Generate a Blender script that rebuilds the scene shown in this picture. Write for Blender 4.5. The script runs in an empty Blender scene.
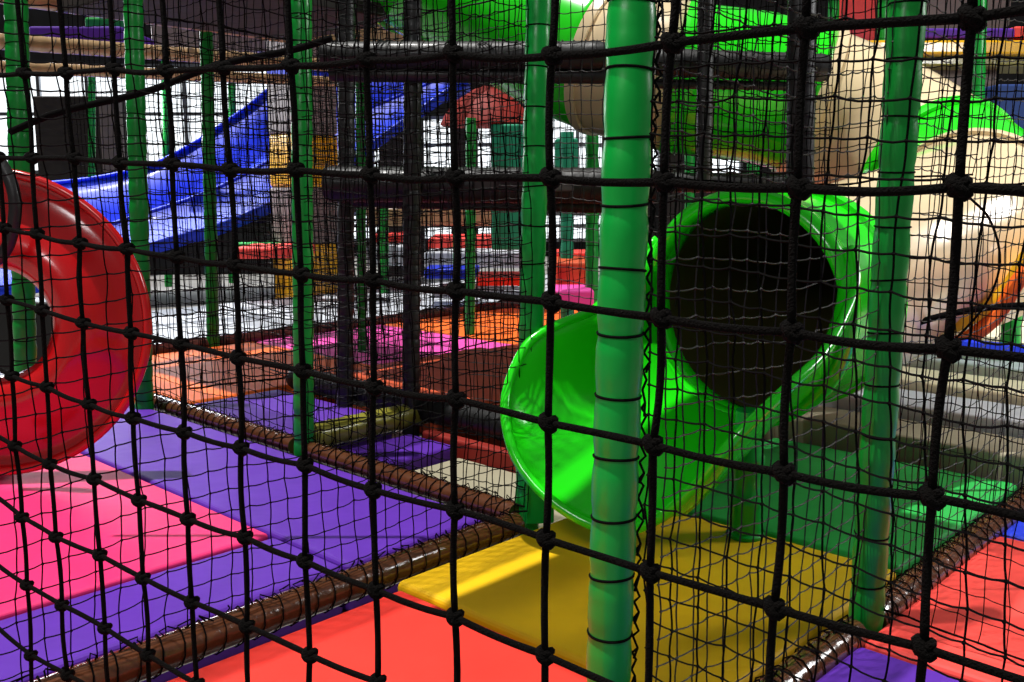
import bpy, math, random
import numpy as np
from mathutils import Vector, Matrix

S = bpy.context.scene
COL = S.collection
rnd = random.Random(7)

# ------------------------------------------------------------------ camera, light, exposure
PITCH = math.radians(9.08)
EYE = 1.13
FPX = 976.0
cd = bpy.data.cameras.new('camera')
cam = bpy.data.objects.new('camera', cd)
COL.objects.link(cam)
cam.location = (0, 0, EYE)
cam.rotation_euler = (math.radians(90) - PITCH, 0, 0)
cd.sensor_width = 36
cd.lens = 36 * FPX / 1024
cd.clip_start = 0.02
S.camera = cam

w = bpy.data.worlds.new('hall_light')
S.world = w
w.use_nodes = True
w.node_tree.nodes['Background'].inputs[0].default_value = (0.95, 0.97, 1.0, 1)
w.node_tree.nodes['Background'].inputs[1].default_value = 0.13

sun_dir = Vector((-0.40, -0.05, 2.35)).normalized()       # daylight through the glazed roof
sl = bpy.data.lights.new('roof_daylight', 'SUN')
sl.energy = 4.6
sl.angle = math.radians(0.9)
sl.color = (1.0, 0.98, 0.94)
so = bpy.data.objects.new('roof_daylight', sl)
COL.objects.link(so)
so.rotation_euler = sun_dir.to_track_quat('Z', 'Y').to_euler()

def area(name, loc, target, size, power, col=(1, 1, 1)):
    l = bpy.data.lights.new(name, 'AREA')
    l.energy = power
    l.shape = 'RECTANGLE'
    l.size, l.size_y = size
    l.color = col
    o = bpy.data.objects.new(name, l)
    COL.objects.link(o)
    o.location = loc
    o.rotation_euler = (Vector(loc) - Vector(target)).to_track_quat('Z', 'Y').to_euler()
    return o

area('front_fill_light', (-1.3, 0.3, 2.7), (0.1, 2.3, 0.5), (1.0, 0.6), 31)  # added fill from the front
area('hall_window_light', (-5.5, 11.5, 2.6), (-1.0, 5.5, 0.2), (4.0, 1.6), 300, (0.9, 0.95, 1.0))
area('right_fill_light', (5.2, 3.6, 3.0), (2.9, 5.0, 0.1), (1.5, 1.0), 175)  # added fill that brightens the steps at right, no known source

S.view_settings.view_transform = 'Standard'
S.view_settings.look = 'None'
S.view_settings.gamma = 1
S.view_settings.use_curve_mapping = False
S.view_settings.exposure = 0.0

# ------------------------------------------------------------------ geometry helpers
CP, SP = math.cos(PITCH), math.sin(PITCH)
def ray(px, py):
    dx = (px - 512) / FPX
    dy = -(py - 341) / FPX
    return Vector((dx, CP + SP * dy, -SP + CP * dy))
def at(px, py, Y):
    d = ray(px, py)
    return Vector((0, 0, EYE)) + d * (Y / d.y)
def gnd(px, py, z=0.0):
    d = ray(px, py)
    return Vector((0, 0, EYE)) + d * ((z - EYE) / d.z)
AZ = math.radians(43.2)
UX = Vector((math.sin(AZ), math.cos(AZ), 0))
VX = Vector((-math.cos(AZ), math.sin(AZ), 0))
ZX = Vector((0, 0, 1))
def P(u, v, z=0.0):
    return UX * u + VX * v + ZX * z

class MB:
    def __init__(s):
        s.v = []; s.f = []
    def add(s, vs, fs):
        b = len(s.v)
        s.v += [tuple(x) for x in vs]
        s.f += [tuple(i + b for i in f) for f in fs]
    def box(s, c, ax, ay, az):          # centre and three half-axis vectors
        vs = [c + ax * i + ay * j + az * k for k in (-1, 1) for j in (-1, 1) for i in (-1, 1)]
        s.add(vs, [(0, 2, 3, 1), (4, 5, 7, 6), (0, 1, 5, 4), (2, 6, 7, 3), (0, 4, 6, 2), (1, 3, 7, 5)])
    def uvbox(s, u0, u1, v0, v1, z0, z1):
        s.box(P((u0 + u1) / 2, (v0 + v1) / 2, (z0 + z1) / 2), UX * (u1 - u0) / 2, VX * (v1 - v0) / 2, ZX * (z1 - z0) / 2)
    def xbox(s, x0, x1, y0, y1, z0, z1):
        s.box(Vector(((x0 + x1) / 2, (y0 + y1) / 2, (z0 + z1) / 2)), Vector(((x1 - x0) / 2, 0, 0)), Vector((0, (y1 - y0) / 2, 0)), Vector((0, 0, (z1 - z0) / 2)))
    def tube(s, pts, r, n=8, closed=False, cap=True, up=None):
        pts = [Vector(p) for p in pts]
        m = len(pts)
        rs = r if isinstance(r, (list, tuple)) else [r] * m
        t0 = (pts[1] - pts[0]).normalized()
        up = up or (ZX if abs(t0.z) < 0.9 else Vector((1, 0, 0)))
        nrm = (up - t0 * up.dot(t0)).normalized()
        vs = []
        pt = t0
        for i in range(m):
            if closed: t = (pts[(i + 1) % m] - pts[i - 1])
            else: t = pts[min(i + 1, m - 1)] - pts[max(i - 1, 0)]
            t = t.normalized() if t.length > 1e-9 else pt
            nrm = (nrm - t * nrm.dot(t))
            nrm = nrm.normalized() if nrm.length > 1e-6 else t.orthogonal().normalized()
            b = t.cross(nrm)
            for k in range(n):
                a = 2 * math.pi * k / n
                vs.append(pts[i] + (nrm * math.cos(a) + b * math.sin(a)) * rs[i])
            pt = t
        fs = []
        for i in range(m if closed else m - 1):
            j = (i + 1) % m
            for k in range(n):
                l = (k + 1) % n
                fs.append((i * n + k, i * n + l, j * n + l, j * n + k))
        if cap and not closed:
            fs.append(tuple(range(n - 1, -1, -1)))
            fs.append(tuple((m - 1) * n + k for k in range(n)))
        s.add(vs, fs)
    def ring(s, c, axis, R, r, n=24, m=6):
        axis = axis.normalized()
        a = axis.orthogonal().normalized(); b = axis.cross(a)
        s.tube([c + (a * math.cos(2 * math.pi * i / n) + b * math.sin(2 * math.pi * i / n)) * R for i in range(n)], r, m, closed=True, up=axis)
    def lathe(s, c, axis, prof, n=48, close=False):
        axis = axis.normalized(); a = axis.orthogonal().normalized(); b = axis.cross(a); vs = []
        for r, d in prof:
            for k in range(n):
                t = 2 * math.pi * k / n
                vs.append(c + axis * d + (a * math.cos(t) + b * math.sin(t)) * r)
        m = len(prof)
        s.add(vs, [(i * n + k, i * n + (k + 1) % n, ((i + 1) % m) * n + (k + 1) % n, ((i + 1) % m) * n + k) for i in range(m if close else m - 1) for k in range(n)])
    def prism(s, poly, z0, z1):
        n = len(poly)
        s.add([(p[0], p[1], z0) for p in poly] + [(p[0], p[1], z1) for p in poly],
              [tuple(range(n - 1, -1, -1)), tuple(range(n, 2 * n))] + [(i, (i + 1) % n, n + (i + 1) % n, n + i) for i in range(n)])

def link(name, me, parent=None, loc=None):
    o = bpy.data.objects.new(name, me)
    COL.objects.link(o)
    if parent: o.parent = parent
    if loc is not None: o.location = loc
    return o

def wloc(o):
    v = Vector((0, 0, 0))
    while o:
        v += o.location
        o = o.parent
    return v

def obj(name, mb, mat, parent=None, smooth=True, bevel=0, solid=0, loc=None, segs=3, sharp=40, label=None):
    off = wloc(parent) if parent else Vector((0, 0, 0))
    if loc is not None: off = off + Vector(loc)
    me = bpy.data.meshes.new(name)
    me.from_pydata([(x[0] - off.x, x[1] - off.y, x[2] - off.z) for x in mb.v], [], mb.f)
    me.materials.append(mat)
    if smooth:
        me.polygons.foreach_set('use_smooth', [True] * len(me.polygons))
        if sharp: me.set_sharp_from_angle(angle=math.radians(sharp))
    o = link(name, me, parent, loc if loc is not None else (0, 0, 0))
    if solid:
        m = o.modifiers.new('shell', 'SOLIDIFY'); m.thickness = solid; m.offset = 0
    if bevel:
        m = o.modifiers.new('edge', 'BEVEL'); m.width = bevel; m.segments = segs; m.limit_method = 'ANGLE'
    if label: o['label'] = label
    return o

def thing(name, label, cat, loc=(0, 0, 0), group=None):
    o = bpy.data.objects.new(name, None)
    COL.objects.link(o)
    o.location = loc
    o.empty_display_size = 0.05
    o['label'] = label; o['category'] = cat
    if group: o['group'] = group
    return o
def tag(o, label, cat, group=None, kind=None):
    o['label'] = label; o['category'] = cat
    if group: o['group'] = group
    if kind: o['kind'] = kind
    return o
def struct(name, mb, mat, **k):
    o = obj(name, mb, mat, smooth=False, **k); o['kind'] = 'structure'
    return o

# ------------------------------------------------------------------ materials
def srgb(h):
    h = h.lstrip('#')
    c = [int(h[i:i + 2], 16) / 255 for i in (0, 2, 4)]
    return tuple((x / 12.92 if x <= 0.04045 else ((x + 0.055) / 1.055) ** 2.4) for x in c) + (1,)

def mat(name, col, rough=0.4, coat=0.0, bump=0.0, scale=20, var=0.08, metal=0, spec=0.5, fine=0):
    m = bpy.data.materials.new(name)
    m.use_nodes = True
    nt = m.node_tree; N = nt.nodes; L = nt.links
    b = N['Principled BSDF']
    c = srgb(col)
    b.inputs['Roughness'].default_value = rough
    b.inputs['Metallic'].default_value = metal
    b.inputs['Specular IOR Level'].default_value = spec
    b.inputs['Coat Weight'].default_value = coat
    b.inputs['Coat Roughness'].default_value = 0.12
    tc = N.new('ShaderNodeTexCoord')
    nz = N.new('ShaderNodeTexNoise'); nz.inputs['Scale'].default_value = scale; nz.inputs['Detail'].default_value = 4
    L.new(tc.outputs['Object'], nz.inputs['Vector'])
    mr = N.new('ShaderNodeMapRange')
    mr.inputs['From Min'].default_value = 0.3; mr.inputs['From Max'].default_value = 0.7
    mr.inputs['To Min'].default_value = 1 - var; mr.inputs['To Max'].default_value = 1 + var
    L.new(nz.outputs['Fac'], mr.inputs['Value'])
    mx = N.new('ShaderNodeMix'); mx.data_type = 'RGBA'; mx.blend_type = 'MULTIPLY'; mx.inputs['Factor'].default_value = 1
    mx.inputs['A'].default_value = c
    L.new(mr.outputs['Result'], mx.inputs['B'])
    L.new(mx.outputs['Result'], b.inputs['Base Color'])
    if bump:
        nb = N.new('ShaderNodeTexNoise'); nb.inputs['Scale'].default_value = fine or scale * 1.7; nb.inputs['Detail'].default_value = 3
        L.new(tc.outputs['Object'], nb.inputs['Vector'])
        bp = N.new('ShaderNodeBump'); bp.inputs['Strength'].default_value = bump; bp.inputs['Distance'].default_value = 0.02
        L.new(nb.outputs['Fac'], bp.inputs['Height'])
        L.new(bp.outputs['Normal'], b.inputs['Normal'])
    return m

def vinyl(name, col, rough=0.62, var=0.09):
    return mat(name, col, rough, coat=0.0, bump=0.32, scale=5, var=var, fine=4.5, spec=0.35)
def plastic(name, col, rough=0.22):
    return mat(name, col, rough, coat=0.5, bump=0.03, scale=3, var=0.04, fine=5)
def emis(name, col, s):
    m = bpy.data.materials.new(name); m.use_nodes = True
    nt = m.node_tree
    b = nt.nodes['Principled BSDF']
    b.inputs['Base Color'].default_value = srgb(col)
    b.inputs['Emission Color'].default_value = srgb(col)
    b.inputs['Emission Strength'].default_value = s
    nz = nt.nodes.new('ShaderNodeTexNoise'); nz.inputs['Scale'].default_value = 2
    mr = nt.nodes.new('ShaderNodeMapRange'); mr.inputs['To Min'].default_value = s * 0.6; mr.inputs['To Max'].default_value = s * 1.4
    nt.links.new(nz.outputs['Fac'], mr.inputs['Value']); nt.links.new(mr.outputs['Result'], b.inputs['Emission Strength'])
    return m

M = dict(
    post=mat('post_green_vinyl', '#06a03a', 0.33, coat=0.08, spec=0.35, bump=0.06, scale=7, var=0.10, fine=14),
    post2=mat('green_vinyl', '#0b9432', 0.36, coat=0.08, spec=0.35, bump=0.1, scale=9, var=0.12, fine=20),
    black=mat('black_vinyl', '#0a0a0b', 0.5, coat=0.05, bump=0.2, scale=14, var=0.2),
    brown=mat('brown_vinyl', '#55311d', 0.2, coat=0.8, bump=0.25, scale=14, var=0.25, fine=25),
    maroon=mat('maroon_vinyl', '#5b2a26', 0.22, coat=0.7, bump=0.2, scale=14, var=0.2),
    olive=mat('olive_vinyl', '#8a8432', 0.3, coat=0.4, bump=0.2, scale=14, var=0.15),
    tan=mat('tan_vinyl', '#a98a62', 0.35, coat=0.3, bump=0.2, scale=14, var=0.2),
    rope=mat('black_rope', '#080605', 0.95, bump=0.6, scale=150, var=0.3, spec=0.08, fine=500),
    cord=mat('black_twine', '#040303', 0.9, bump=0.2, scale=150, var=0.2, spec=0.08),
    glint=mat('worn_twine', '#0a0908', 0.5, bump=0.3, scale=150, var=0.3, spec=0.35),
    purple=vinyl('purple_vinyl', '#54209c'),
    pink=vinyl('pink_vinyl', '#e0296c', var=0.09),
    red=vinyl('red_vinyl', '#e83226'),
    coral=vinyl('coral_vinyl', '#f04840'),
    yellow=vinyl('yellow_vinyl', '#eab800'),
    green=vinyl('mat_green_vinyl', '#1f9a40'),
    blue=vinyl('blue_vinyl', '#1a38d8'),
    orange=vinyl('orange_vinyl', '#f26a1c'),
    magenta=vinyl('magenta_vinyl', '#ef4fae'),
    rust=vinyl('rust_vinyl', '#c8512a'),
    cream=vinyl('cream_vinyl', '#d8cdb0'),
    grey=vinyl('grey_vinyl', '#b8bcc4'),
    sgreen=plastic('slide_green_plastic', '#20e014', 0.22),
    stan=plastic('slide_tan_plastic', '#e6cfa6', 0.22),
    sred=plastic('slide_red_plastic', '#b90c12', 0.2),
    sblue=mat('slide_blue_plastic', '#0730c8', 0.5, coat=0.05, bump=0.03, scale=3, var=0.05, spec=0.35),
    navy=vinyl('navy_vinyl', '#1b3a78'),
    olivegrey=vinyl('stone_vinyl', '#9a937c'),
    hutred=vinyl('deep_red_vinyl', '#8a2016'),
    tube_shade=mat('painted_tube_shade', '#38340a', 0.6, bump=0.05, scale=4, var=0.2),  # dark olive colour stands in for the shade inside the tube
    syellow=plastic('yellow_plastic', '#f5b80a', 0.3),
    pillar=mat('pillar_pad_grey', '#7d6f6c', 0.6, bump=0.1, scale=8, var=0.1),
    wall=mat('dark_wall_paint', '#1c1b1e', 0.9, bump=0.1, scale=3, var=0.4),
    floor=mat('hall_floor', '#8a8783', 0.5, bump=0.1, scale=2, var=0.2),
    deck=mat('deck_board', '#2a2321', 0.8, bump=0.2, scale=6, var=0.3),
    teal=vinyl('teal_vinyl', '#11906a'),
    steel=mat('galvanised_steel', '#8f9299', 0.35, metal=0.9, bump=0.05, scale=20, var=0.1),
    window=emis('daylight_pane', '#f4fbff', 1.35),
)

# ------------------------------------------------------------------ setting
b = MB(); b.xbox(-14, 14, -1.5, 18, -0.36, -0.16); struct('floor', b, M['floor'])
b = MB(); b.xbox(-14, 14, 18, 18.2, -0.16, 7); struct('wall_back', b, M['wall'])
b = MB(); b.xbox(-14.2, -14, -1.5, 18.2, -0.16, 7); struct('wall_left', b, M['wall'])
b = MB(); b.xbox(14, 14.2, -1.5, 18.2, -0.16, 7); struct('wall_right', b, M['wall'])

def window(n, px0, py0, px1, py1, nx):
    Y = 17.9
    a, c = at(px0, py0, Y), at(px1, py1, Y)
    x0, x1, z0, z1 = a.x, c.x, c.z, a.z
    fr = MB()
    t = 0.06
    for i in range(nx + 1):
        x = x0 + (x1 - x0) * i / nx
        fr.xbox(x - t / 2, x + t / 2, Y - 0.05, Y + 0.1, z0, z1)
    for z in (z0, (z0 * 0.45 + z1 * 0.55), z1):
        fr.xbox(x0 - t / 2, x1 + t / 2, Y - 0.06, Y + 0.1, z - t / 2, z + t / 2)
    f = struct('window_%d' % n, fr, M['steel'])
    for i in range(nx):
        p = MB(); xa = x0 + (x1 - x0) * i / nx; xb = x0 + (x1 - x0) * (i + 1) / nx
        p.xbox(xa + t / 2, xb - t / 2, Y + 0.02, Y + 0.05, z0 + t / 2, z1 - t / 2)
        obj('pane', p, M['window'], f, smooth=False)
window(1, -60, 66, 285, 172, 7)
window(2, 372, 118, 740, 178, 9)
window(3, 345, 214, 640, 240, 8)

# ------------------------------------------------------------------ play mats
def pad(label, u0, u1, v0, v1, m, z=0.0, t=0.08, r=0.025, round_=None, cat='mat', name='soft_mat'):
    mb = MB()
    n = 10; nx = max(2, int((u1 - u0) / 0.08)); ny = max(2, int((v1 - v0) / 0.08))
    cx, cy = (u0 + u1) / 2, (v0 + v1) / 2
    poly = []
    for (su, sv, k) in ((1, 1, 0), (0, 1, 1), (0, 0, 2), (1, 0, 3)):
        R = (round_ or {}).get(k, 0.02)
        cu = (u1 - R) if su else (u0 + R)
        cv = (v1 - R) if sv else (v0 + R)
        for i in range(7):
            a = math.pi / 2 * (k + i / 6)
            poly.append(P(cu + R * math.cos(a), cv + R * math.sin(a)))
    mb.prism([(p.x, p.y) for p in poly], z - t, z)
    o = obj(name, mb, m, bevel=r, segs=4, sharp=None, smooth=False, loc=P(cx, cy, z - t))
    for p_ in o.data.polygons: p_.use_smooth = False
    tag(o, label, cat, 'soft floor mats')
    return o

FZ = -0.16
pad('purple mat along the far left rail behind the pink mat', 1.70, 2.30, 2.28, 4.90, M['purple'], t=0.16)
pad('pink square mat laid in the purple floor at bottom left', 0.55, 1.68, 2.66, 4.60, M['pink'], z=0.006, t=0.166, r=0.012)
pad('purple strip mat between the pink mat and the front brown rail', 0.30, 1.69, 2.28, 2.65, M['purple'], t=0.16)
pad('bright red mat at bottom centre in front of the yellow mat', 0.55, 1.70, 1.08, 2.03, M['red'], t=0.16, r=0.035)
pad('long red mat at the bottom edge left of the bright red mat', -0.6, 0.53, 1.08, 2.03, M['red'], t=0.16, r=0.035)
pad('yellow mat under the lip of the green slide', 1.72, 2.80, 1.05, 2.08, M['yellow'], t=0.16)
pad('green mat beneath the tube of the slide', 2.81, 3.95, 1.05, 2.08, M['green'], z=0.004, t=0.164, round_={})
pad('coral red mat right of the green mat behind the brown rail', 2.28, 3.32, -0.3, 0.935, M['coral'], t=0.16, r=0.02)
pad('purple mat at the bottom right corner below the coral mat', 1.2, 2.26, -0.3, 0.935, M['purple'], t=0.16, r=0.02)
pad('blue mat at the right edge beyond the coral mat', 3.34, 4.4, -0.3, 0.935, M['blue'], t=0.16, r=0.02)
pad('purple mat behind the left brown rail left of the olive foam roll', 2.47, 3.02, 3.64, 4.64, M['purple'], t=0.16)
pad('purple corner mat in front of the olive foam roll', 2.47, 2.97, 3.14, 3.46, M['purple'], z=-0.04, t=0.12)
pad('cream mat on the floor between the left brown rail and the black rail', 2.47, 2.97, 1.98, 3.12, M['olivegrey'], z=-0.09, t=0.07)
pad('orange mat left of the far magenta mat along the maroon rail', 2.5, 3.85, 4.68, 6.22, M['orange'], t=0.16)
pad('magenta mat between the two orange mats along the maroon rail', 3.87, 5.05, 4.68, 6.22, M['magenta'], t=0.16)
pad('orange mat right of the magenta mat along the maroon rail', 5.07, 6.9, 4.68, 6.22, M['orange'], t=0.16)
pad('magenta mat far back at the end of the maroon rail', 6.92, 8.3, 4.68, 6.22, M['magenta'], t=0.16)
pad('rust red mat with a rounded corner behind the black posts', 3.30, 4.60, 3.35, 4.62, M['rust'], z=0.05, t=0.21, round_={2: 0.25, 1: 0.15}, r=0.04)
pad('rust red mat right of the rounded rust mat beyond the black rail', 3.30, 4.60, 2.15, 3.33, M['rust'], z=0.05, t=0.21, r=0.04)
pad('orange red mat behind the two rust mats', 4.64, 6.2, 2.15, 4.62, M['rust'], z=0.03, t=0.19, r=0.04)
pad('low red edge mat in front of the black rail', 2.985, 3.05, 2.1, 3.4, M['hutred'], z=-0.02, t=0.14, r=0.015)
pad('pale grey floor mat beyond the maroon rail at left', 3.2, 6.4, 6.6, 8.6, M['grey'], z=-0.02, t=0.14)
pad('pale grey floor mat beyond the maroon rail at centre', 6.45, 9.6, 6.6, 8.6, M['grey'], z=-0.02, t=0.14)

# ------------------------------------------------------------------ foam rails
def rail(label, a, c, m, r=0.045, lace=0.055, name='foam_rail', lace_m=None, tails=False, group='foam covered rails'):
    a, c = Vector(a), Vector(c)
    base = (a + c) / 2
    t = thing(name, label, 'beam' if 'beam' in name else 'rail', base, group)
    mb = MB(); n = max(8, int((c - a).length / 0.03)); pts = []; rs = []
    d = (c - a)
    for i in range(n + 1):
        k = i / n
        pts.append(a + d * k); rs.append(r * (1 + 0.015 * math.sin(i * 1.9) + 0.012 * rnd.uniform(-1, 1)) * (0.9 if i in (0, n) else 1))
    mb.tube(pts, rs, 20)
    obj('foam_sleeve', mb, m, t)
    if lace:
        ax = d.normalized(); s1 = ax.cross(ZX).normalized(); s2 = s1.cross(ax)
        mb = MB(); L = d.length; nt_ = max(2, int(L / lace)); pp = []
        for i in range(nt_ * 10 + 1):
            th = 2 * math.pi * i / 10
            rr = r * 1.05 + 0.002
            pp.append(a + ax * (L * i / (nt_ * 10)) + (s1 * math.cos(th) + s2 * math.sin(th)) * rr)
        mb.tube(pp, 0.0022, 4)
        tl = []
        # loose tails of twine standing off the rail
        for i in range(nt_):
            o = a + ax * (L * (i + 0.5) / nt_) + s2 * r
            q = [o, o + s2 * 0.012 + ax * rnd.uniform(-.02, .02) + s1 * rnd.uniform(-.01, .01), o + s2 * 0.02 + ax * rnd.uniform(-.03, .03), o + ax * rnd.uniform(-.04, .04) + s1 * rnd.uniform(-.03, .03) + s2 * 0.004]
            if tails:
                tm = MB(); tm.tube(q, 0.0022, 4); tl.append(tm)
        lw = obj('lacing_twine', mb, lace_m or M['cord'], t)
        for tm in tl: obj('twine_tail', tm, lace_m or M['cord'], lw)
    return t
U1 = 2.38; V1 = 2.16; V0 = 0.985
rail('brown foam rail running from bottom left up to the corner post beside the slide', P(-0.1, V1, -0.005), P(U1 - 0.06, V1, -0.005), M['brown'], tails=True)
rail('brown foam rail from far left post to middle left post along the purple mat', P(U1, 4.85, -0.0), P(U1, 3.54, -0.0), M['brown'], r=0.042, tails=True)
rail('brown foam rail from the middle left post to the corner post beside the slide', P(U1, 3.42, 0.0), P(U1, 2.22, 0.0), M['brown'], r=0.042, tails=True)
rail('brown foam rail running up right between green mat and coral mat', P(U1 + 0.05, 0.975, -0.01), P(4.0, 0.975, -0.01), M['brown'], r=0.046, lace=0.06, tails=True)
rail('brown foam rail at bottom right between the yellow mat and the purple corner mat', P(1.5, 0.985, -0.02), P(U1 - 0.06, 0.975, -0.01), M['brown'], r=0.046, lace=0.06, tails=True)
rail('maroon foam rail crossing behind the orange and magenta mats', P(3.0, 6.32, 0.0), P(8.6, 6.32, 0.0), M['maroon'], r=0.055, lace=0.12)
rail('short olive foam roll beside the middle left green post', P(2.46, 3.55, 0.02), P(3.22, 3.55, 0.02), M['olive'], r=0.06, lace=0.09, name='foam_roll')
rail('black foam rail running between the black posts past the rust mats', P(3.12, 4.62, 0.05), P(3.12, 2.05, 0.05), M['black'], r=0.065, lace=0.07, lace_m=M['glint'])

# ------------------------------------------------------------------ posts
def post(label, pb, pt, r, m, cord=0.125, name='padded_post', group='green padded posts', ties=True, each=False, tiecol=None, n=20):
    """pb, pt: base and top points in space"""
    pb, pt = Vector(pb), Vector(pt)
    t = thing(name, label, 'post', pb, group)
    d = pt - pb; L = d.length; ax = d.normalized()
    mb = MB(); pts = []; rs = []
    seg = max(1, int(L / cord)); k = 8
    for i in range(seg * k + 1):
        ph = (i % k) / k
        bul = 1 - 0.075 * (abs(math.cos(math.pi * ph)) ** 6) + 0.012 * rnd.uniform(-1, 1)
        pts.append(pb + ax * (L * i / (seg * k))); rs.append(r * bul)
    mb.tube(pts, rs, n)
    obj('foam_sleeve', mb, m, t)
    rings = MB()
    for i in range(1, seg):
        c = pb + ax * (L * i / seg)
        tilt = Vector((rnd.uniform(-.08, .08), rnd.uniform(-.08, .08), 1))
        if True:
            mr = MB(); mr.ring(c, tilt, r * 0.955, 0.003 if each else .0026, 28 if each else 16, 5)
            obj('tie_cord', mr, tiecol or M['cord'], t)
        else:
            rings.ring(c, tilt, r * 0.95, 0.0026, 16, 5)
    return t

def ppost(label, bpx, bpy_, tpx, r, m, Y=None, tpy=0, z=None, **k):
    """post whose foot is seen at (bpx,bpy_) and which passes (tpx,tpy)"""
    if Y is None:
        g = gnd(bpx, bpy_, 0); Y = g.y
    a = at(bpx, bpy_, Y); c = at(tpx, tpy, Y)
    if tpy == 0: c = a + (c - a) * 1.25
    dd = (a - c).normalized(); a = a + dd * ((a.z - FZ) / -dd.z)
    return post(label, a, c, r, m, **k)

main = ppost('thick green padded post in the foreground right of centre', 606, 740, 632, 0.047, M['post'], Y=1.90, each=True, z=0.02, n=32)
mbt = MB()
pb = wloc(main); top = at(632, 0, 1.90); axm = (top - pb)
for i in range(44):                                              # zigzag lashing down the right side of the post
    k0 = i / 44; k1 = (i + 0.5) / 44; k2 = (i + 1) / 44
    side = Vector((0.047, -0.006, 0))
    out = Vector((0.006 + 0.004 * rnd.random(), 0.0, 0))
    a = pb + axm * k0 + side; c = pb + axm * k1 + side + out * 1.2 + Vector((rnd.uniform(-.003, .003), -.004, rnd.uniform(-.008, .008))); e = pb + axm * k2 + side
    mbt.tube([a, c, e], 0.0028, 5)
    if i % 2: mbt.tube([c, c + Vector((rnd.uniform(-.012, .004), -.006, -rnd.uniform(.02, .035)))], 0.0028, 5)
obj('lashing', mbt, M['cord'], main)

ppost('green padded corner post left of the green slide lip', 527, 512, 539, 0.043, M['post'], Y=3.30)
ppost('green padded post in front of the tan slide tube at right', 866, 618, 908, 0.044, M['post2'], Y=2.42)
ppost('green padded post at the middle of the left brown rail', 304, 440, 301, 0.044, M['post2'], Y=4.12, cord=0.10)
ppost('green padded post beside the right edge of the red slide ring', 144, 392, 133, 0.046, M['post2'], Y=4.9, cord=0.10)
ppost('green padded post at the top left corner behind the red slide ring', 27, 420, 16, 0.055, M['post2'], Y=4.9, cord=0.10)
ppost('slim green padded post standing on the maroon rail under the tan beam', 213, 336, 206, 0.045, M['post2'], Y=6.9, tpy=22, cord=0.12)
ppost('tall black padded post behind the middle left green post', 345, 392, 347, 0.043, M['black'], Y=4.95, cord=0.07, group='black padded posts', tiecol=M['glint'])
ppost('tall black padded post between the blue slide and the corner green post', 411, 412, 413, 0.043, M['black'], Y=4.65, cord=0.07, group='black padded posts', tiecol=M['glint'])

# further posts in the hall
far = [
 ('faint green post before the bright window left of the far slim post', 168, 250, 164, 0, 12.5, 0.05, 'post2'),
 ('green post in front of the window above the red slide ring', 92, 200, 92, 70, 12.5, 0.045, 'post2'),
 ('thin green post before the bright window right of the slim post', 232, 200, 232, 80, 13, 0.05, 'post2'),
 ('green post just right of the first black post', 362, 312, 360, 72, 6.6, 0.032, 'post2'),
 ('green post below the deep red roof at centre', 470, 296, 471, 118, 7.4, 0.04, 'post2'),
 ('short green post in the far gap between the black posts', 384, 262, 384, 205, 10.5, 0.05, 'post2'),
 ('thin green post far behind left of the middle green post', 456, 280, 456, 200, 9.4, 0.03, 'post2'),
 ('green post between the corner post and the foreground post', 567, 290, 567, 132, 8.0, 0.055, 'teal'),
 ('dark green post close behind the foreground post', 592, 300, 592, 132, 7.4, 0.05, 'post2'),
 ('green post behind the net right of the foreground post', 690, 210, 690, 130, 9.0, 0.05, 'post2'),
 ('green post under the green tube of the upper slide', 755, 215, 752, 140, 8.0, 0.05, 'post2'),
 ('green post at right behind the top of the tan tube', 975, 215, 981, 0, 7.5, 0.045, 'post2'),
 ('short green post by the yellow slide at the right edge', 1008, 412, 1016, 190, 4.9, 0.05, 'post2'),
 ('green post beside the orange panel at the top right', 832, 70, 834, 0, 9.0, 0.05, 'post2'),
 ('green post between orange panel and foreground right post', 882, 70, 884, 0, 9.0, 0.05, 'post2'),
]
for lab, bx_, by_, tx_, ty_, Y, r, m in far:
    ppost(lab, bx_, by_, tx_, r, M[m], Y=Y, tpy=ty_ if ty_ else 0, cord=0.16, z=0, n=12, group='far green posts')

# striped square pillar
a = gnd(308, 290); t = thing('striped_pillar', 'square padded pillar with grey and yellow bands in front of the blue slide', 'pillar', (a.x, a.y, FZ))
hw = 0.265
zs = [(292, 243, 'syellow'), (243, 187, 'pillar'), (187, 135, 'syellow'), (135, 80, 'pillar'), (80, 62, 'blue'), (62, -30, 'pillar')]
for y0, y1, m in zs:
    z0 = at(304, y0, a.y).z if y0 < 290 else FZ
    z1 = at(304, y1, a.y).z
    mb = MB(); mb.uvbox(-hw, hw, -hw, hw, z0, z1)
    mb.v = [(x + a.x, y + a.y, z) for x, y, z in mb.v]
    obj('pad_band', mb, M[m], t, smooth=False, bevel=0.03)

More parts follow.
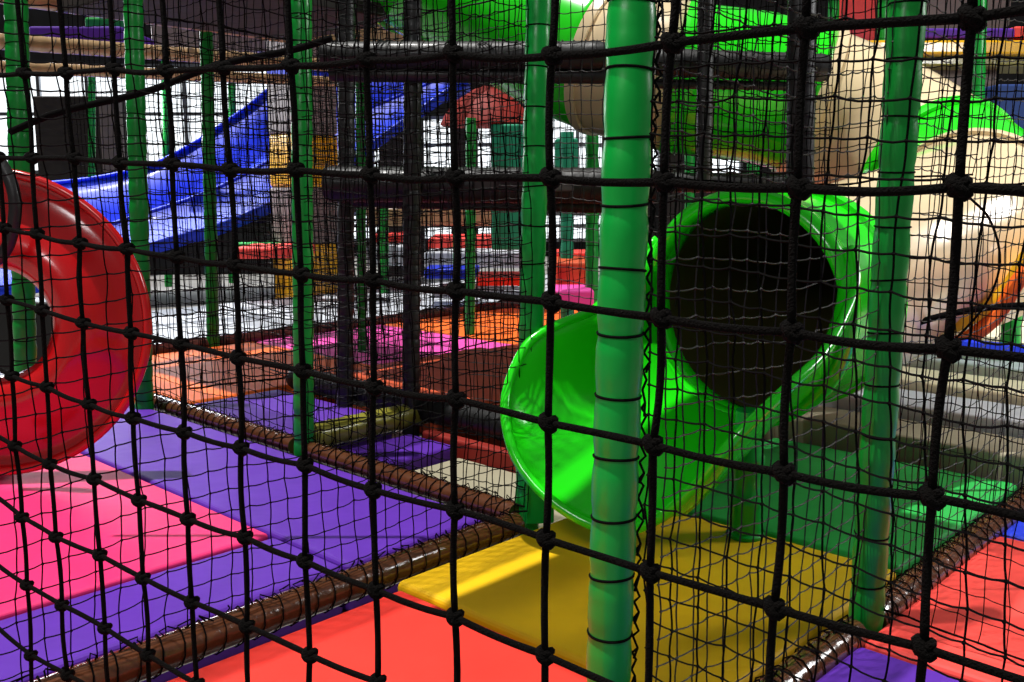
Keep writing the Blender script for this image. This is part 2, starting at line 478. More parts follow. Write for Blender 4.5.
# ------------------------------------------------------------------ green tube slide
def catmull(pts, n):
    out = []
    Q = [pts[0] * 2 - pts[1]] + pts + [pts[-1] * 2 - pts[-2]]
    for i in range(1, len(Q) - 2):
        for k in range(n):
            s = k / n
            p0, p1, p2, p3 = Q[i - 1], Q[i], Q[i + 1], Q[i + 2]
            out.append(0.5 * ((2 * p1) + (p2 - p0) * s + (2 * p0 - 5 * p1 + 4 * p2 - p3) * s * s + (3 * p1 - p0 - 3 * p2 + p3) * s ** 3))
    out.append(Q[-2])
    return out
RC = Vector((0.815, 3.40, 0.70)); RR = 0.385
slide = thing('tube_slide', 'green and tan spiral tube slide with an open green exit scoop', 'slide', (RC.x - 0.2, RC.y - 0.2, 0))
path = [RC, Vector((1.12, 3.68, .72)), Vector((1.45, 3.95, .78)), Vector((1.80, 4.15, .88)), Vector((2.10, 4.50, 1.00)),
        Vector((2.10, 4.95, 1.20)), Vector((1.85, 5.27, 1.44)), Vector((1.40, 5.35, 1.62)), Vector((.9, 5.35, 1.69)),
        Vector((.4, 5.6, 1.85)), Vector((-.1, 5.95, 2.15)), Vector((-.6, 6.3, 2.45))]
cp = catmull(path, 8)
# sections: (first, last sample, colour)
secs = [(0, 7, 'sgreen'), (7, 31, 'stan'), (31, 39, 'sgreen'), (39, 53, 'stan'), (53, 64, 'sgreen'), (64, 70, 'stan'), (70, len(cp) - 1, 'sgreen')]
for i0, i1, m in secs:
    mb = MB(); mb.tube(cp[i0:i1 + 1], RR, 48, cap=False)
    o = obj('tube_section', mb, M[m], slide, solid=0.01, sharp=None)
    if m == 'stan': o['label'] = 'tan tube section'
    fl = MB(); c = cp[i1]; ax = (cp[i1] - cp[i1 - 1]).normalized()
    fl.tube([c - ax * 0.03, c - ax * 0.028, c - ax * 0.001, c + ax * 0.001, c + ax * 0.028, c + ax * 0.03], [RR + .001, RR + .022, RR + .024, RR + .024, RR + .022, RR + .001], 48, cap=False)
    obj('joint_flange', fl, M[m], o)
shade_mb = MB(); shade_mb.tube(cp[1:30], [RR - .016] * 29, 48, cap=False)  # added dark sheet: shade of the unlit tube put into its colour
obj('inner_shade_sheet', shade_mb, M['tube_shade'], slide, sharp=None, label='dark sheet standing in for the shade inside the tube')
# ring flange at the mouth
a_ax = -UX
ringm = MB()
fr = [(-0.05, RR + .004), (-0.02, RR + .03), (0.03, RR + .035), (0.05, RR + .012), (0.045, RR - .012), (0.0, RR - .022)]
ringm.lathe(RC, a_ax, [(x, q) for q, x in fr], 64, close=True)
obj('mouth_flange', ringm, M['sgreen'], slide, sharp=None)

# scoop: rim through measured points (a along exit, b to the far side, z)
rimp = [(0, .375, .93), (.08, .43, .86), (.24, .425, .77), (.40, .42, .695), (.57, .44, .66), (.69, .47, .60), (.80, .46, .45), (.88, .36, .31), (.885, .24, .20), (.85, .10, .125),
        (.82, -.03, .115), (.80, -.14, .17), (.79, -.26, .29), (.76, -.37, .45), (.60, -.43, .57), (.42, -.44, .64), (.22, -.43, .72), (.07, -.42, .83), (0, -.375, .93)]
def loc2w(a, b_, z): return RC - UX * a + VX * b_ + ZX * (z - RC.z)
rimp = [(a_ - .030 * min(1, a_ / .4), b_ - .038 * min(1, a_ / .4), z_) for a_, b_, z_ in rimp]
rimc = catmull([Vector(p) for p in rimp], 4)
NR = len(rimc)
mb = MB(); nb = 22; vs = []
th0 = math.radians(125)
for i, rp in enumerate(rimc):
    k = i / (NR - 1)
    th = th0 * (1 - 2 * k)
    q0 = Vector((0.0, (RR - .012) * math.sin(th), .70 - (RR - .012) * math.cos(th)))
    # outward direction at the rim and inward start tangent
    d = rp - q0
    L = max(d.length, 0.02)
    flat = min(1, abs(rp.x) / 0.7)
    rad = Vector((0, math.sin(th), -math.cos(th)))
    c1 = q0 + Vector((1, 0, -0.10)) * (L * 0.45)
    # near the lip the surface lies low and then turns up towards the rim
    tgt = Vector((0.25 * flat * abs(math.cos(th)), 0.0, -1.0)) * (0.34 * min(1.0, L) * flat)
    c2 = rp + tgt * (0.55 if abs(th) > 0.6 else 0.3) + Vector((-0.10 * flat, -rad.y * 0.05, 0)) 
    c2.z = max(c2.z, 0.075)
    for j in range(nb + 1):
        s = j / nb
        p = q0 * (1 - s) ** 3 + c1 * 3 * s * (1 - s) ** 2 + c2 * 3 * s * s * (1 - s) + rp * s ** 3
        vs.append(loc2w(*p))
fs = []
for i in range(NR - 1):
    for j in range(nb):
        x = i * (nb + 1) + j
        fs.append((x, x + 1, x + nb + 2, x + nb + 1))
mb.add(vs, fs)
scoop = obj('exit_scoop', mb, M['sgreen'], slide, solid=0.012, sharp=None)
rim = MB(); rim.tube([loc2w(*p) for p in rimc], 0.017, 12)
obj('rolled_rim', rim, M['sgreen'], scoop, sharp=None)
# feet
fp = gnd(745, 536)
ft = MB(); h = 0.42
ft.tube([Vector((fp.x, fp.y, FZ + .16 + z)) for z in (0, .012, .02, .10, .11, .13, .14, .24, .25, .27, .28, h)], [.058, .062, .052, .050, .056, .056, .049, .048, .054, .054, .046, .045], 20)
obj('support_leg', ft, M['post'], slide)
br = MB(); q = gnd(530, 512)
br.box(Vector((q.x + .03, q.y - .02, .10)), Vector((.05, .01, 0)), Vector((-.004, .02, 0)), Vector((0, 0, .13)))
obj('side_bracket', br, M['post'], slide, bevel=0.006, smooth=False)

# ------------------------------------------------------------------ red slide ring at the left
cR = at(-6, 323, 3.65); k = 3.65 / FPX
red = thing('slide_mouth', 'big red plastic slide mouth ring at the left edge', 'slide', (cR.x, cR.y, 0))
axr = Vector((0.10, -1, 0.05)).normalized()
prof = [(58, .07), (56, .03), (58, -.01), (66, -.045), (78, -.06), (90, -.05), (104, -.02), (118, .015), (132, .04), (144, .045), (150, .03), (154, .0), (155, -.02), (153, -.03), (150, -.028), (147, -.01)]
mb = MB()
mb.lathe(cR, axr, [(r * k, -d) for r, d in prof], 80)
o = obj('flared_ring', mb, M['sred'], red, solid=0.008, sharp=None)
mb = MB()
cb = cR + Vector((-0.16, 0.0, .17))
hose = [at(-30, 130, 3.5), at(2, 165, 3.48), at(15, 200, 3.47), at(10, 240, 3.48), at(-6, 262, 3.5), at(-40, 270, 3.5)]
mb.tube(catmull(hose, 6), 0.022, 12)
obj('black_edge_roll', mb, M['black'], red)
ft = MB(); ft.tube([Vector((cR.x - .1, cR.y + .12, -0.0)), Vector((cR.x - .1, cR.y + .12, cR.z - .5))], .05, 16); obj('support_leg', ft, M['black'], red)

# ------------------------------------------------------------------ blue slide
bs = thing('blue_slide', 'wide blue plastic slide sloping down from the upper deck at left', 'slide', at(250, 230, 11.0))
far_ = catmull([at(470, 55, 14.08), at(380, 62, 13.57), at(290, 78, 13.06), at(240, 112, 12.55), at(190, 145, 12.21), at(140, 168, 11.87), at(60, 182, 11.53), at(-60, 186, 11.19)], 6)
near = catmull([at(470, 74, 12.38), at(395, 126, 11.87), at(350, 158, 11.53), at(300, 188, 11.19), at(225, 222, 10.77), at(150, 244, 10.35), at(60, 276, 10.01), at(-60, 298, 9.67)], 6)
mid = [f.lerp(n, 0.62) for f, n in zip(far_, near)]
def strip(rows, name, m, parent, solid=0.012):
    mb = MB(); n = len(rows[0]); vs = [p for r in rows for p in r]
    fs = [(i * n + j, i * n + j + 1, (i + 1) * n + j + 1, (i + 1) * n + j) for i in range(len(rows) - 1) for j in range(n - 1)]
    mb.add(vs, fs); return obj(name, mb, m, parent, solid=solid, sharp=50)
dz = Vector((0, 0, 1))
rows = [[p + dz * 0.0 for p in far_], [f.lerp(n, 0.06) - dz * .40 for f, n in zip(far_, near)], [f.lerp(n, 0.14) - dz * .55 for f, n in zip(far_, near)],
        [f.lerp(n, 0.50) - dz * .12 for f, n in zip(far_, near)], [f.lerp(n, .58) - dz * .06 for f, n in zip(far_, near)], mid,
        [f.lerp(n, .66) - dz * .06 for f, n in zip(far_, near)], [f.lerp(n, 0.92) - dz * .10 for f, n in zip(far_, near)], near,
        [n_ - dz * .05 + Vector((0, -.02, 0)) for n_ in near], [n_ - dz * .12 + Vector((0, -.02, 0)) for n_ in near]]
strip(rows, 'slide_bed', M['sblue'], bs)
for rr, nm in ((far_, 'side_rim'), (near, 'side_rim'), (mid, 'lane_divider')):
    mb = MB(); mb.tube(rr, 0.022, 10); obj(nm, mb, M['sblue'], bs)
mb = MB()
for i in (4, 14, 24, 34):
    mb = MB(); q = far_[i].lerp(near[i], .55); mb.tube([Vector((q.x, q.y, FZ)), q - dz * .2], 0.03, 8)
    obj('support_leg', mb, M['black'], bs)
t = tag(obj('crash_block', (lambda m_: (m_.box(at(218, 248, 11.2), Vector((1.0, .1, 0)), Vector((0, .05, 0)), Vector((0, 0, .30))), m_)[1])(MB()), M['black'], bevel=.02, smooth=False), 'black padded block beneath the blue slide', 'block')

# ------------------------------------------------------------------ decks and beams
def beam(label, a, c, r, m, name='padded_beam', group='padded beams', lace=0.09, lm=None):
    return rail(label, a, c, m, r=r, lace=lace, name=name, lace_m=lm or M['glint'], group=group)
b = MB(); b.uvbox(1.35, 3.0, 1.30, 2.13, 2.35, 2.42)
tag(obj('deck_floor', b, M['deck'], smooth=False, bevel=.01), 'dark deck board overhead above the yellow mat', 'deck')
b = MB(); b.uvbox(3.3, 5.2, 3.0, 4.55, 1.10, 1.17)
dk = tag(obj('deck_floor', b, M['deck'], smooth=False, bevel=.01), 'dark deck at eye level behind the black posts', 'deck')
b = MB(); b.uvbox(2.5, 4.1, 4.7, 5.95, 2.12, 2.2)
dk2 = tag(obj('deck_floor', b, M['deck'], smooth=False, bevel=.01), 'dark upper deck resting on the tan beams above the orange mats', 'deck')

beam('thick black padded beam at eye level across the middle of the structure', at(325, 184, 4.78), at(655, 186, 4.78), 0.085, M['black'], lace=0.05)
beam('thinner black padded beam under the eye level beam left of the posts', at(345, 200, 4.95), at(640, 207, 4.9), 0.035, M['black'], lace=0.05)
beam('black padded beam high up left of the foreground post', at(322, 55, 4.55), at(606, 55, 4.45), 0.060, M['black'], lace=0.05)
beam('black padded beam high up just beneath its twin left of the foreground post', at(330, 74, 4.6), at(606, 76, 4.5), 0.035, M['black'], lace=0.05)
beam('grey black padded beam high up right of the foreground post', at(655, 62, 4.4), at(828, 68, 4.4), 0.060, M['black'], lace=0.05)
beam('thin black beam under the high beam right of the foreground post', at(655, 84, 4.45), at(800, 86, 4.4), 0.020, M['black'], lace=0.05)
beam('black padded beam at eye level right of the foreground post above the slide mouth', at(655, 182, 5.0), at(812, 184, 5.0), 0.05, M['black'], lace=0.05)
beam('tan foam beam at the very top left sloping down to the right', at(-30, -12, 5.6), at(330, 40, 7.8), 0.065, M['tan'], lace=0.16)
beam('tan foam beam with the slim post below it at top left', at(-20, 40, 7.4), at(345, 66, 9.6), 0.06, M['tan'], lace=0.16)
beam('pale tan foam beam just under the second tan beam at top left', at(-20, 66, 7.9), at(340, 82, 10.2), 0.05, M['tan'], lace=0.16)
beam('black padded upright bundle behind the net right of the foreground post', at(706, -20, 4.3), at(704, 185, 4.3), 0.035, M['black'], lace=0.05)
beam('tall black netted upright in front of the green slide mouth', at(802, -20, 3.3), at(800, 182, 3.3), 0.045, M['black'], lace=0.05)

def box(label, px0, py0, px1, py1, Y, dep, m, name, cat, group=None, bev=.02, skew=0):
    a, c = at(px0, py0, Y), at(px1, py1, Y)
    mb = MB(); mb.box(Vector(((a.x + c.x) / 2, Y + dep / 2, (a.z + c.z) / 2)), Vector(((c.x - a.x) / 2, skew, 0)), Vector((-skew * .2, dep / 2, 0)), Vector((0, 0, (a.z - c.z) / 2)))
    o = obj(name, mb, M[m], smooth=False, bevel=bev)
    return tag(o, label, cat, group)
# background equipment
B = [
 ('purple foam deck edge at the top left behind the first tan beam', 28, 26, 122, 42, 8.6, .8, 'purple', 'deck_edge', 'edge pad'),
 ('green padded barrier above the purple deck edge at top left', 84, 17, 122, 28, 8.8, .3, 'green', 'barrier_pad', 'pad'),
 ('blue panel at the top left above the slim green post', 172, -6, 200, 12, 8.3, .2, 'blue', 'play_panel', 'panel'),
 ('dark brown box behind the net beside the far left window', 32, 96, 120, 270, 14.5, 1.0, 'deck', 'storage_box', 'box'),
 ('dark padded wall seen through the hole of the red ring', -90, 302, 100, 372, 6.4, .3, 'black', 'crash_block', 'block'),
 ('dark bulkhead panel before the far windows left of the red roof', 378, 116, 424, 277, 13.5, .3, 'deck', 'play_panel', 'panel'),
 ('dark narrow panel before the far windows below the red roof', 450, 116, 478, 277, 13.5, .3, 'deck', 'play_panel', 'panel'),
 ('dark panel before the far windows behind the foreground post', 604, 116, 648, 277, 13.5, .3, 'deck', 'play_panel', 'panel'),
 ('dark panel before the far windows under the green upper tube', 664, 116, 708, 277, 13.5, .3, 'deck', 'play_panel', 'panel'),
 ('mauve grey column before the window at left', 98, 100, 118, 172, 13.9, .3, 'pillar', 'wall_column', 'column'),
 ('large teal green panel under the deep red roof', 491, 124, 526, 250, 8.6, .3, 'teal', 'play_panel', 'panel'),
 ('small green panel right of the corner post', 556, 138, 578, 168, 8.5, .3, 'teal', 'play_panel', 'panel'),
 ('orange red panel at the top right behind the green posts', 842, -10, 875, 40, 9.6, .3, 'coral', 'play_panel', 'panel'),
 ('blue foam edge below the orange red panel', 828, 40, 884, 51, 9.12, .5, 'blue', 'deck_edge', 'edge pad'),
 ('purple foam deck edge at the top right', 922, 28, 1015, 38, 8.6, .6, 'purple', 'deck_edge', 'edge pad'),
 ('red foam deck edge at the top right corner', 1015, 26, 1080, 37, 8.6, .6, 'coral', 'deck_edge', 'edge pad'),
 ('yellow foam beam below the purple deck edge at top right', 824, 40, 1080, 54, 8.55, .6, 'syellow', 'deck_edge', 'edge pad'),
 ('dark yellow foam beam under the bright yellow one at top right', 884, 54, 1080, 66, 8.7, .6, 'olive', 'deck_edge', 'edge pad'),
 ('dark blue panel at the right edge behind the green tube bend', 998, 84, 1060, 168, 8.3, .3, 'navy', 'play_panel', 'panel'),
 ('grey panel high at the right between purple edge and blue panel', 928, 68, 998, 86, 9.0, .3, 'pillar', 'play_panel', 'panel'),
 ('grey netting bale high at right above the purple edge', 925, -10, 1010, 26, 10.0, .3, 'pillar', 'play_panel', 'panel'),
 ('coral red soft block on the floor in the distance between the black posts', 428, 238, 492, 252, 10.6, .9, 'coral', 'soft_block', 'block'),
 ('pale blue soft block in front of the coral block in the distance', 424, 252, 520, 268, 10.0, .7, 'grey', 'soft_block', 'block'),
 ('deep blue soft strip on the floor right of the second black post', 424, 269, 478, 279, 9.2, .5, 'sblue', 'soft_block', 'block'),
 ('small coral strip near the corner post in the distance', 476, 276, 524, 286, 8.8, .5, 'coral', 'soft_block', 'block'),
 ('white soft block between the first black post and the second in the distance', 366, 246, 404, 266, 10.5, .6, 'grey', 'soft_block', 'block'),
 ('coral soft block left of the second black post in the distance', 370, 234, 404, 246, 11.2, .6, 'coral', 'soft_block', 'block'),
 ('tan foam beam in the distance right of the second black post', 366, 208, 520, 226, 10.8, .3, 'tan', 'foam_bar', 'bar'),
 ('salmon soft wedge in the dark gap under the blue slide', 232, 248, 300, 259, 9.5, .8, 'coral', 'soft_block', 'block'),
 ('green soft strip behind the salmon wedge under the blue slide', 232, 243, 300, 248, 10.4, .4, 'green', 'soft_block', 'block'),
 ('brown soft block in the gap between corner post and foreground post', 556, 262, 594, 290, 7.6, .6, 'rust', 'soft_block', 'block'),
 ('red soft strip in the gap left of the foreground post', 556, 252, 594, 258, 8.2, .4, 'coral', 'soft_block', 'block'),
 ('magenta mat strip in the gap left of the foreground post', 553, 290, 594, 308, 7.2, .6, 'magenta', 'soft_block', 'block'),
 ('brown overhead panel between the green tube and the foreground post', 655, 92, 695, 132, 6.6, .3, 'maroon', 'play_panel', 'panel'),
 ('dark bulkhead panel high behind the nets at the left centre', 236, 2, 330, 30, 9.6, .3, 'pillar', 'play_panel', 'panel'),
 ('slate grey panel under the top tan beam left of the pillar', 150, 22, 276, 52, 11.0, .3, 'pillar', 'play_panel', 'panel'),
 ('tan panel between the blue slide top and the high black beam', 350, 16, 425, 44, 8.2, .3, 'tan', 'play_panel', 'panel'),
]
for lab, x0, y0, x1, y1, Y, dep, m, nm, cat in B:
    box(lab, x0, y0, x1, y1, Y, dep, m, nm, cat)

# deep red play hut roof behind the net
mb = MB(); a = at(485, 122, 8.4); c = at(489, 82, 8.9)
mb.tube([Vector((a.x, 9.0, a.z + q)) for q in (0, .015, .10, .22, .32, .36)], [.40, .42, .38, .28, .12, .02], 24)
tag(obj('hut_roof', mb, M['hutred'], sharp=50), 'deep red rounded roof above the teal panel behind the nets', 'roof')

# stepped pads at the right behind the green mat
st = [
 ('lowest stone grey step of the padded stairs at right', 3.98, 4.30, 0.3, 2.3, .10, 'olivegrey'),
 ('pale grey second step of the padded stairs at right', 4.30, 4.66, 0.0, 2.3, .16, 'grey'),
 ('cream third step of the padded stairs at right', 4.66, 5.05, -.2, 2.3, .20, 'cream'),
 ('grey fourth step of the padded stairs at right', 5.05, 5.45, -.4, 2.3, .25, 'grey'),
 ('cream top step of the padded stairs at right', 5.45, 6.4, -.8, 2.3, .32, 'cream'),
]
for lab, u0, u1, v0, v1, z, m in st:
    pad(lab, u0 + .01, u1, v0, v1, M[m], z=z, t=z + .16, r=.02, name='foam_step', cat='step')
ys = thing('yellow_slide', 'small yellow slide with orange and blue edges at the right edge', 'slide', at(1040, 330, 3.92))
L1 = [at(1100, 225, 3.64), at(1060, 240, 3.64), at(1024, 262, 3.67), at(1000, 300, 3.71), at(975, 322, 3.71), at(950, 334, 3.71)]
L2 = [at(1100, 300, 4.13), at(1060, 302, 4.13), at(1040, 306, 4.13), at(1015, 318, 4.13), at(985, 330, 4.13), at(960, 336, 4.13)]
L1, L2 = catmull(L1, 5), catmull(L2, 5)
strip([[p + dz * .06 for p in L1], L1, L2, [p + dz * .06 for p in L2]], 'slide_bed', M['syellow'], ys)
mb = MB(); mb.tube([p - dz * .05 for p in L1], .03, 8); obj('edge_roll', mb, M['orange'], ys)
mb = MB(); mb.tube([at(950, 345, 3.64), at(1000, 350, 3.64), at(1060, 356, 3.64)], .028, 8); obj('base_roll', mb, M['sblue'], ys)

# ------------------------------------------------------------------ nets
def netmesh(grid, r, sub=3, sag=0.10, knot=2.1, sides=3, skipv=None, jit=0.055, seed=1):
    """grid: array (nu, nz, 3) of knot points -> MB with strands and knots"""
    R = np.random.RandomState(seed)
    nu, nz, _ = grid.shape
    V = []; F = []; base = 0
    def strands(A, Bp, sagv):
        nonlocal base
        n = len(A)
        if n == 0: return
        d = Bp - A; L = np.linalg.norm(d, axis=1, keepdims=True)
        t = d / np.maximum(L, 1e-9)
        ref = np.where(np.abs(t[:, 2:3]) > 0.8, np.array([[1.0, 0, 0]]), np.array([[0, 0, 1.0]]))
        n1 = np.cross(t, ref); n1 /= np.linalg.norm(n1, axis=1, keepdims=True)
        n2 = np.cross(t, n1)
        bend = (n1 * R.uniform(-1, 1, (n, 1)) * jit + n2 * R.uniform(-1, 1, (n, 1)) * jit) * L + np.array([[0, 0, -1.0]]) * L * sagv
        rings = []
        for k in range(sub + 1):
            s = k / sub
            c = A + d * s + bend * (4 * s * (1 - s))* .5
            for q in range(sides):
                a = 2 * math.pi * q / sides
                rings.append(c + (n1 * math.cos(a) + n2 * math.sin(a)) * r)
        arr = np.stack(rings, axis=1)                       # n, (sub+1)*sides, 3
        V.append(arr.reshape(-1, 3))
        per = (sub + 1) * sides
        loc = []
        for k in range(sub):
            for q in range(sides):
                l = (q + 1) % sides
                loc.append((k * sides + q, k * sides + l, (k + 1) * sides + l, (k + 1) * sides + q))
        loc = np.array(loc)
        F.append((loc[None] + (np.arange(n) * per)[:, None, None] + base).reshape(-1, 4))
        base += n * per
    strands(grid[:-1].reshape(-1, 3), grid[1:].reshape(-1, 3), sag)
    strands(grid[:, :-1].reshape(-1, 3), grid[:, 1:].reshape(-1, 3), 0)
    # knots: small octahedra, as quads pairs
    K = grid.reshape(-1, 3); rk = r * knot
    off = np.array([[1, 0, 0], [0, 1, 0], [-1, 0, 0], [0, -1, 0], [0, 0, 1.15], [0, 0, -1.15]]) * rk
    V.append((K[:, None] + off[None]).reshape(-1, 3))
    tri = np.array([(0, 1, 4), (1, 2, 4), (2, 3, 4), (3, 0, 4), (1, 0, 5), (2, 1, 5), (3, 2, 5), (0, 3, 5)])
    T = (tri[None] + (np.arange(len(K)) * 6)[:, None, None] + base).reshape(-1, 3)
    mb = MB(); mb.v = np.concatenate(V).tolist(); mb.f = [tuple(f) for f in np.concatenate(F).tolist()] + [tuple(f) for f in T.tolist()]
    return mb

def net(label, u0, v0, u1, v1, z0, z1, s=0.057, r=0.0021, seed=1, m='cord', wob=0.007, group='fine safety nets', lean=0):
    a, c = P(u0, v0), P(u1, v1)
    L = (c - a).length; d = (c - a).normalized(); nrm = d.cross(ZX)
    nu = int(L / s) + 1; nz = int((z1 - z0) / s) + 1
    R = np.random.RandomState(seed)
    I, J = np.meshgrid(np.arange(nu), np.arange(nz), indexing='ij')
    f1, f2, f3 = R.uniform(.8, 1.4, 3)
    du = I * s + .006 * np.sin(J * .5 * f1 + I * .3) + R.normal(0, .0022, I.shape) + .010 * np.sin(J * .17 * f2)
    dzv = z0 + J * s + .010 * np.sin(I * .33 * f3 + 1) + R.normal(0, .0022, I.shape) - .012 * np.sin(math.pi * I / max(1, nu - 1))
    dn = wob * np.sin(I * .37 * f2 + J * .21) + R.normal(0, .0015, I.shape)
    g = np.zeros(I.shape + (3,))
    for k in range(3):
        g[..., k] = a[k] + d[k] * du + nrm[k] * dn + (dzv if k == 2 else 0)
    mid_ = (a + c) / 2
    t = thing('safety_net', label, 'net', (mid_.x, mid_.y, z0), group)
    obj('netting', netmesh(g, r, seed=seed), M[m], t, smooth=False)
    bd = MB()
    for zz, J0 in ((z0, 0), (z1, nz - 1)):
        bd = MB(); bd.tube([Vector(g[i, J0]) for i in range(0, nu)], r * 1.8, 5)
        obj('border_cord', bd, M[m], t)
    return t

net('fine black net standing on the front brown rail over the purple and pink mats', 0.1, V1, U1, V1, 0.03, 2.1, seed=2, r=0.0020)
net('fine black net standing on the left brown rail between middle and corner posts', U1, 3.44, U1, V1, 0.03, 2.1, seed=3)
net('fine black net standing on the left brown rail beyond the middle post', U1, 5.6, U1, 3.48, 0.03, 2.2, seed=4)
net('black net from the foreground post out to the right edge of the view', 1.47, 1.03, 1.47, -0.25, -0.1, 2.0, seed=5, r=0.0022)
net('fine black net from the foreground post back to the green post at right', 1.49, 1.02, U1, 0.98, 0.02, 2.0, seed=6, m='glint', r=0.0019)
net('fine net standing on the brown rail between green and coral mats', U1, 0.98, 4.2, 0.98, 0.03, 2.3, seed=7, m='glint', r=0.0018)
net('fine black net close beside the green mat behind the right green post', U1 + .03, 0.93, U1 + .03, -.9, 0.03, 2.3, seed=8, r=0.0016)
net('fine black net between the corner post and the right green post above the slide lip', U1 + .55, 2.12, U1 + .62, 0.98, 1.15, 2.3, seed=9, r=0.0018)
net('fine net over the olive foam roll toward the black posts', 2.42, 3.52, 3.2, 3.52, 0.08, 2.1, seed=10, m='glint')
net('net hung between the two black posts and past the second one', 3.14, 4.9, 3.14, 2.1, 0.05, 1.95, seed=11, m='glint', r=0.0023)
net('net behind the corner post running back over the rust mats', 3.14, 2.12, 4.5, 2.12, 0.1, 2.4, seed=12, m='cord', r=0.0025)
net('net hanging from the tan beams over the orange and magenta mats', 2.5, 4.68, 6.8, 4.68, 0.06, 1.98, s=0.075, seed=13, m='cord', r=0.0028)
net('net standing on the maroon rail in the distance', 3.0, 6.32, 8.0, 6.32, 0.06, 2.9, s=0.085, seed=14, m='cord', r=0.0030)
net('net behind the tube slide at the far right side', 4.28, 0.93, 4.28, -0.9, 0.4, 2.6, seed=15, m='cord', r=0.0018)
net('net in front of the blue slide at left', 4.35, 7.6, 4.35, 5.25, 0.1, 2.9, s=0.08, seed=16, m='cord', r=0.0030)

# ------------------------------------------------------------------ heavy foreground climbing net
NA, NB = Vector((.28, .65, 0)), Vector((-.71, 1.41, 0))
nd = (NB - NA).normalized(); nn = nd.cross(ZX)
def onplane(px, py):
    d = ray(px, py); o = Vector((0, 0, EYE))
    t_ = (NA - o).dot(nn) / d.dot(nn)
    return o + d * t_
cols = [
 [(-26, 76), (-14, 155), (-8, 222), (-22, 288), (-28, 354), (-24, 420), (-20, 486), (-16, 552), (-12, 618), (-8, 684)],
 [(-12, 75), (-2, 157), (4, 228), (7, 300), (12, 376), (15, 446), (22, 517), (27, 585), (31, 655), (34, 724)],
 [(24, 73), (32, 158), (37, 234), (42, 310), (47, 387), (50, 464), (56, 537), (62, 605), (68, 675), (72, 745)],
 [(66, 73), (74, 158), (80, 243), (83, 323), (89, 404), (94, 479), (100, 555), (105, 628), (110, 700), (114, 772)],
 [(114, 69), (120, 163), (127, 249), (131, 333), (133, 418), (139, 500), (143, 578), (148, 655), (152, 730)],
 [(166, 71), (172, 164), (177, 257), (181, 344), (184, 432), (188, 519), (192, 602), (197, 684), (200, 765)],
 [(223, 68), (230, 170), (235, 265), (238, 358), (241, 448), (245, 537), (247, 626), (250, 714)],
 [(291, 66), (296, 170), (301, 274), (303, 371), (305, 465), (305, 561), (310, 655), (313, 748)],
 [(366, 60), (370, 175), (373, 280), (374, 387), (373, 490), (376, 590), (378, 682), (380, 780)],
 [(453, 54), (455, 178), (456, 291), (456, 399), (455, 510), (455, 617), (456, 722)],
 [(552, 56), (550, 178), (551, 302), (548, 423), (546, 539), (545, 655), (543, 770)],
 [(672, 43), (664, 182), (661, 318), (653, 445), (650, 572), (648, 700), (645, 828)],
 [(806, 28), (798, 188), (792, 332), (784, 473), (774, 608), (768, 745), (762, 880)],
 [(972, 18), (959, 187), (948, 349), (932, 497), (924, 648), (914, 800)],
 [(1180, -10), (1150, 188), (1132, 372), (1112, 540), (1098, 705), (1085, 870)],
 [(1450, -48), (1405, 188), (1378, 420), (1352, 640), (1330, 860)],
]
knots3 = []
for c in cols:
    first = (2 * c[0][0] - c[1][0], 2 * c[0][1] - c[1][1])
    knots3.append([onplane(*first)] + [onplane(*q) for q in c])
cn = thing('climbing_net', 'heavy black knotted rope net hanging close in the foreground', 'net', (knots3[7][-1].x, knots3[7][-1].y, 0))
mb = MB(); kb = MB()
RRP = 0.0034
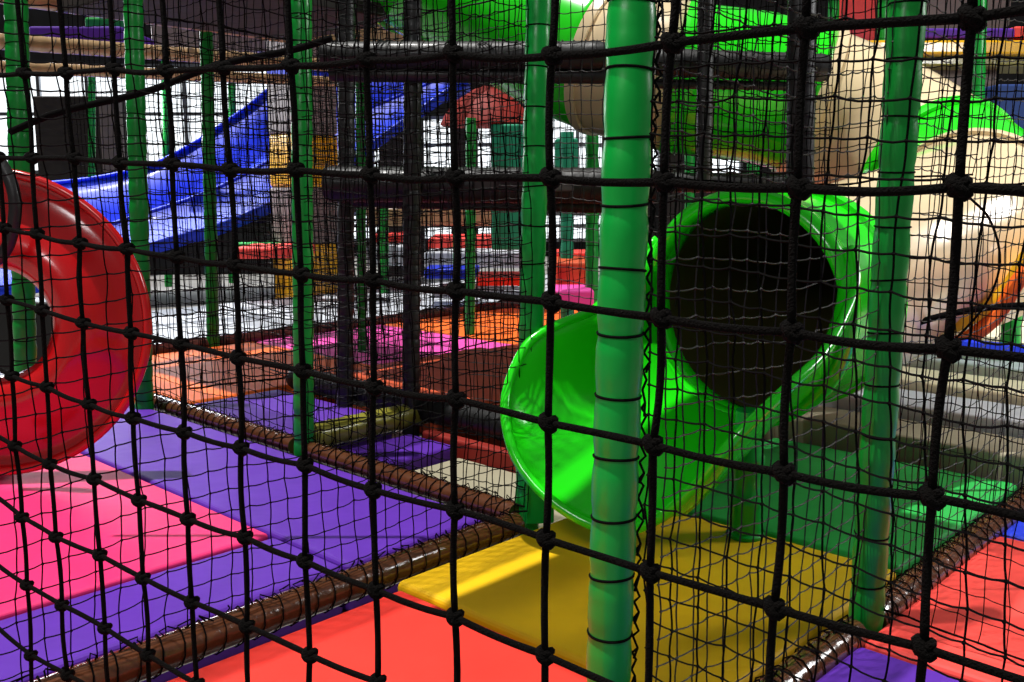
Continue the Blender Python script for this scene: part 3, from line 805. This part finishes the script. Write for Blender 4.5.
def ropeseg(a, c, horizontal):
    d = c - a; L = d.length; pts = []
    w1, w2 = rnd.uniform(-.02, .02), rnd.uniform(-.02, .02)
    for i in range(7):
        s = i / 6
        off = math.sin(math.pi * s) * L
        pts.append(a + d * s + ZX * (-off * (.012 if horizontal else 0) + off * w1 * (1 if horizontal else 0)) + nd * (0 if horizontal else off * w1) + nn * off * w2)
    mb.tube(pts, [RRP * (1 + .05 * rnd.uniform(-1, 1)) for _ in pts], 8)
for ci, c in enumerate(knots3):
    for j in range(len(c) - 1): ropeseg(c[j], c[j + 1], False)
    if ci + 1 < len(knots3):
        e = knots3[ci + 1]
        for j in range(min(len(c), len(e))): ropeseg(c[j], e[j], True)
nk = 0
def knot(c):
    kb = MB()
    r = .0072
    ax1 = (nd + ZX * rnd.uniform(.6, 1.2)).normalized(); ax2 = (nd * -1 + ZX * rnd.uniform(.6, 1.1)).normalized()
    kb.ring(c + nn * .002, ax1, r * .75, .0040, 12, 7)
    kb.ring(c - nn * .002, ax2, r * .75, .0040, 12, 7)
    kb.tube([c - ax1 * .010, c - ax1 * .005, c + ax1 * .005, c + ax1 * .010], [.0035, .0062, .0062, .0035], 8)
    obj('knot', kb, M['rope'], cn, sharp=None)
obj('rope_mesh', mb, M['rope'], cn, sharp=None)
for c in knots3:
    for q in c:
        d = q - Vector((0, 0, EYE)); yc = d.dot(Vector((0, SP, CP))); zc = d.dot(Vector((0, CP, -SP)))
        px, py = 512 + FPX * d.x / zc, 341 - FPX * yc / zc
        if -15 < px < 1040 and -15 < py < 697: knot(q)

# single ropes
mb = MB(); mb.tube(catmull([at(10, 132, 3.0), at(60, 112, 3.0), at(145, 92, 3.0), at(215, 66, 3.0), at(292, 50, 3.0), at(332, 38, 3.0)], 6), 0.0105, 10)
tag(obj('guy_rope', mb, M['cord']), 'thick black rope stretched diagonally across the upper left', 'rope')
mb = MB(); mb.tube(catmull([at(862, 348, 3.6), at(920, 322, 3.5), at(985, 308, 3.5), at(1060, 304, 3.5)], 5), 0.012, 10)
tag(obj('guy_rope', mb, M['cord']), 'black rope slanting behind the net in front of the yellow slide', 'rope')
mb = MB(); mb.tube(catmull([at(968, 196, 2.6), at(990, 220, 2.6), at(1000, 262, 2.6), at(985, 305, 2.6), at(950, 345, 2.6)], 6), 0.0035, 6)
tag(obj('loose_cord', mb, M['cord']), 'loose black cord curving before the tan tube at the right edge', 'cord')
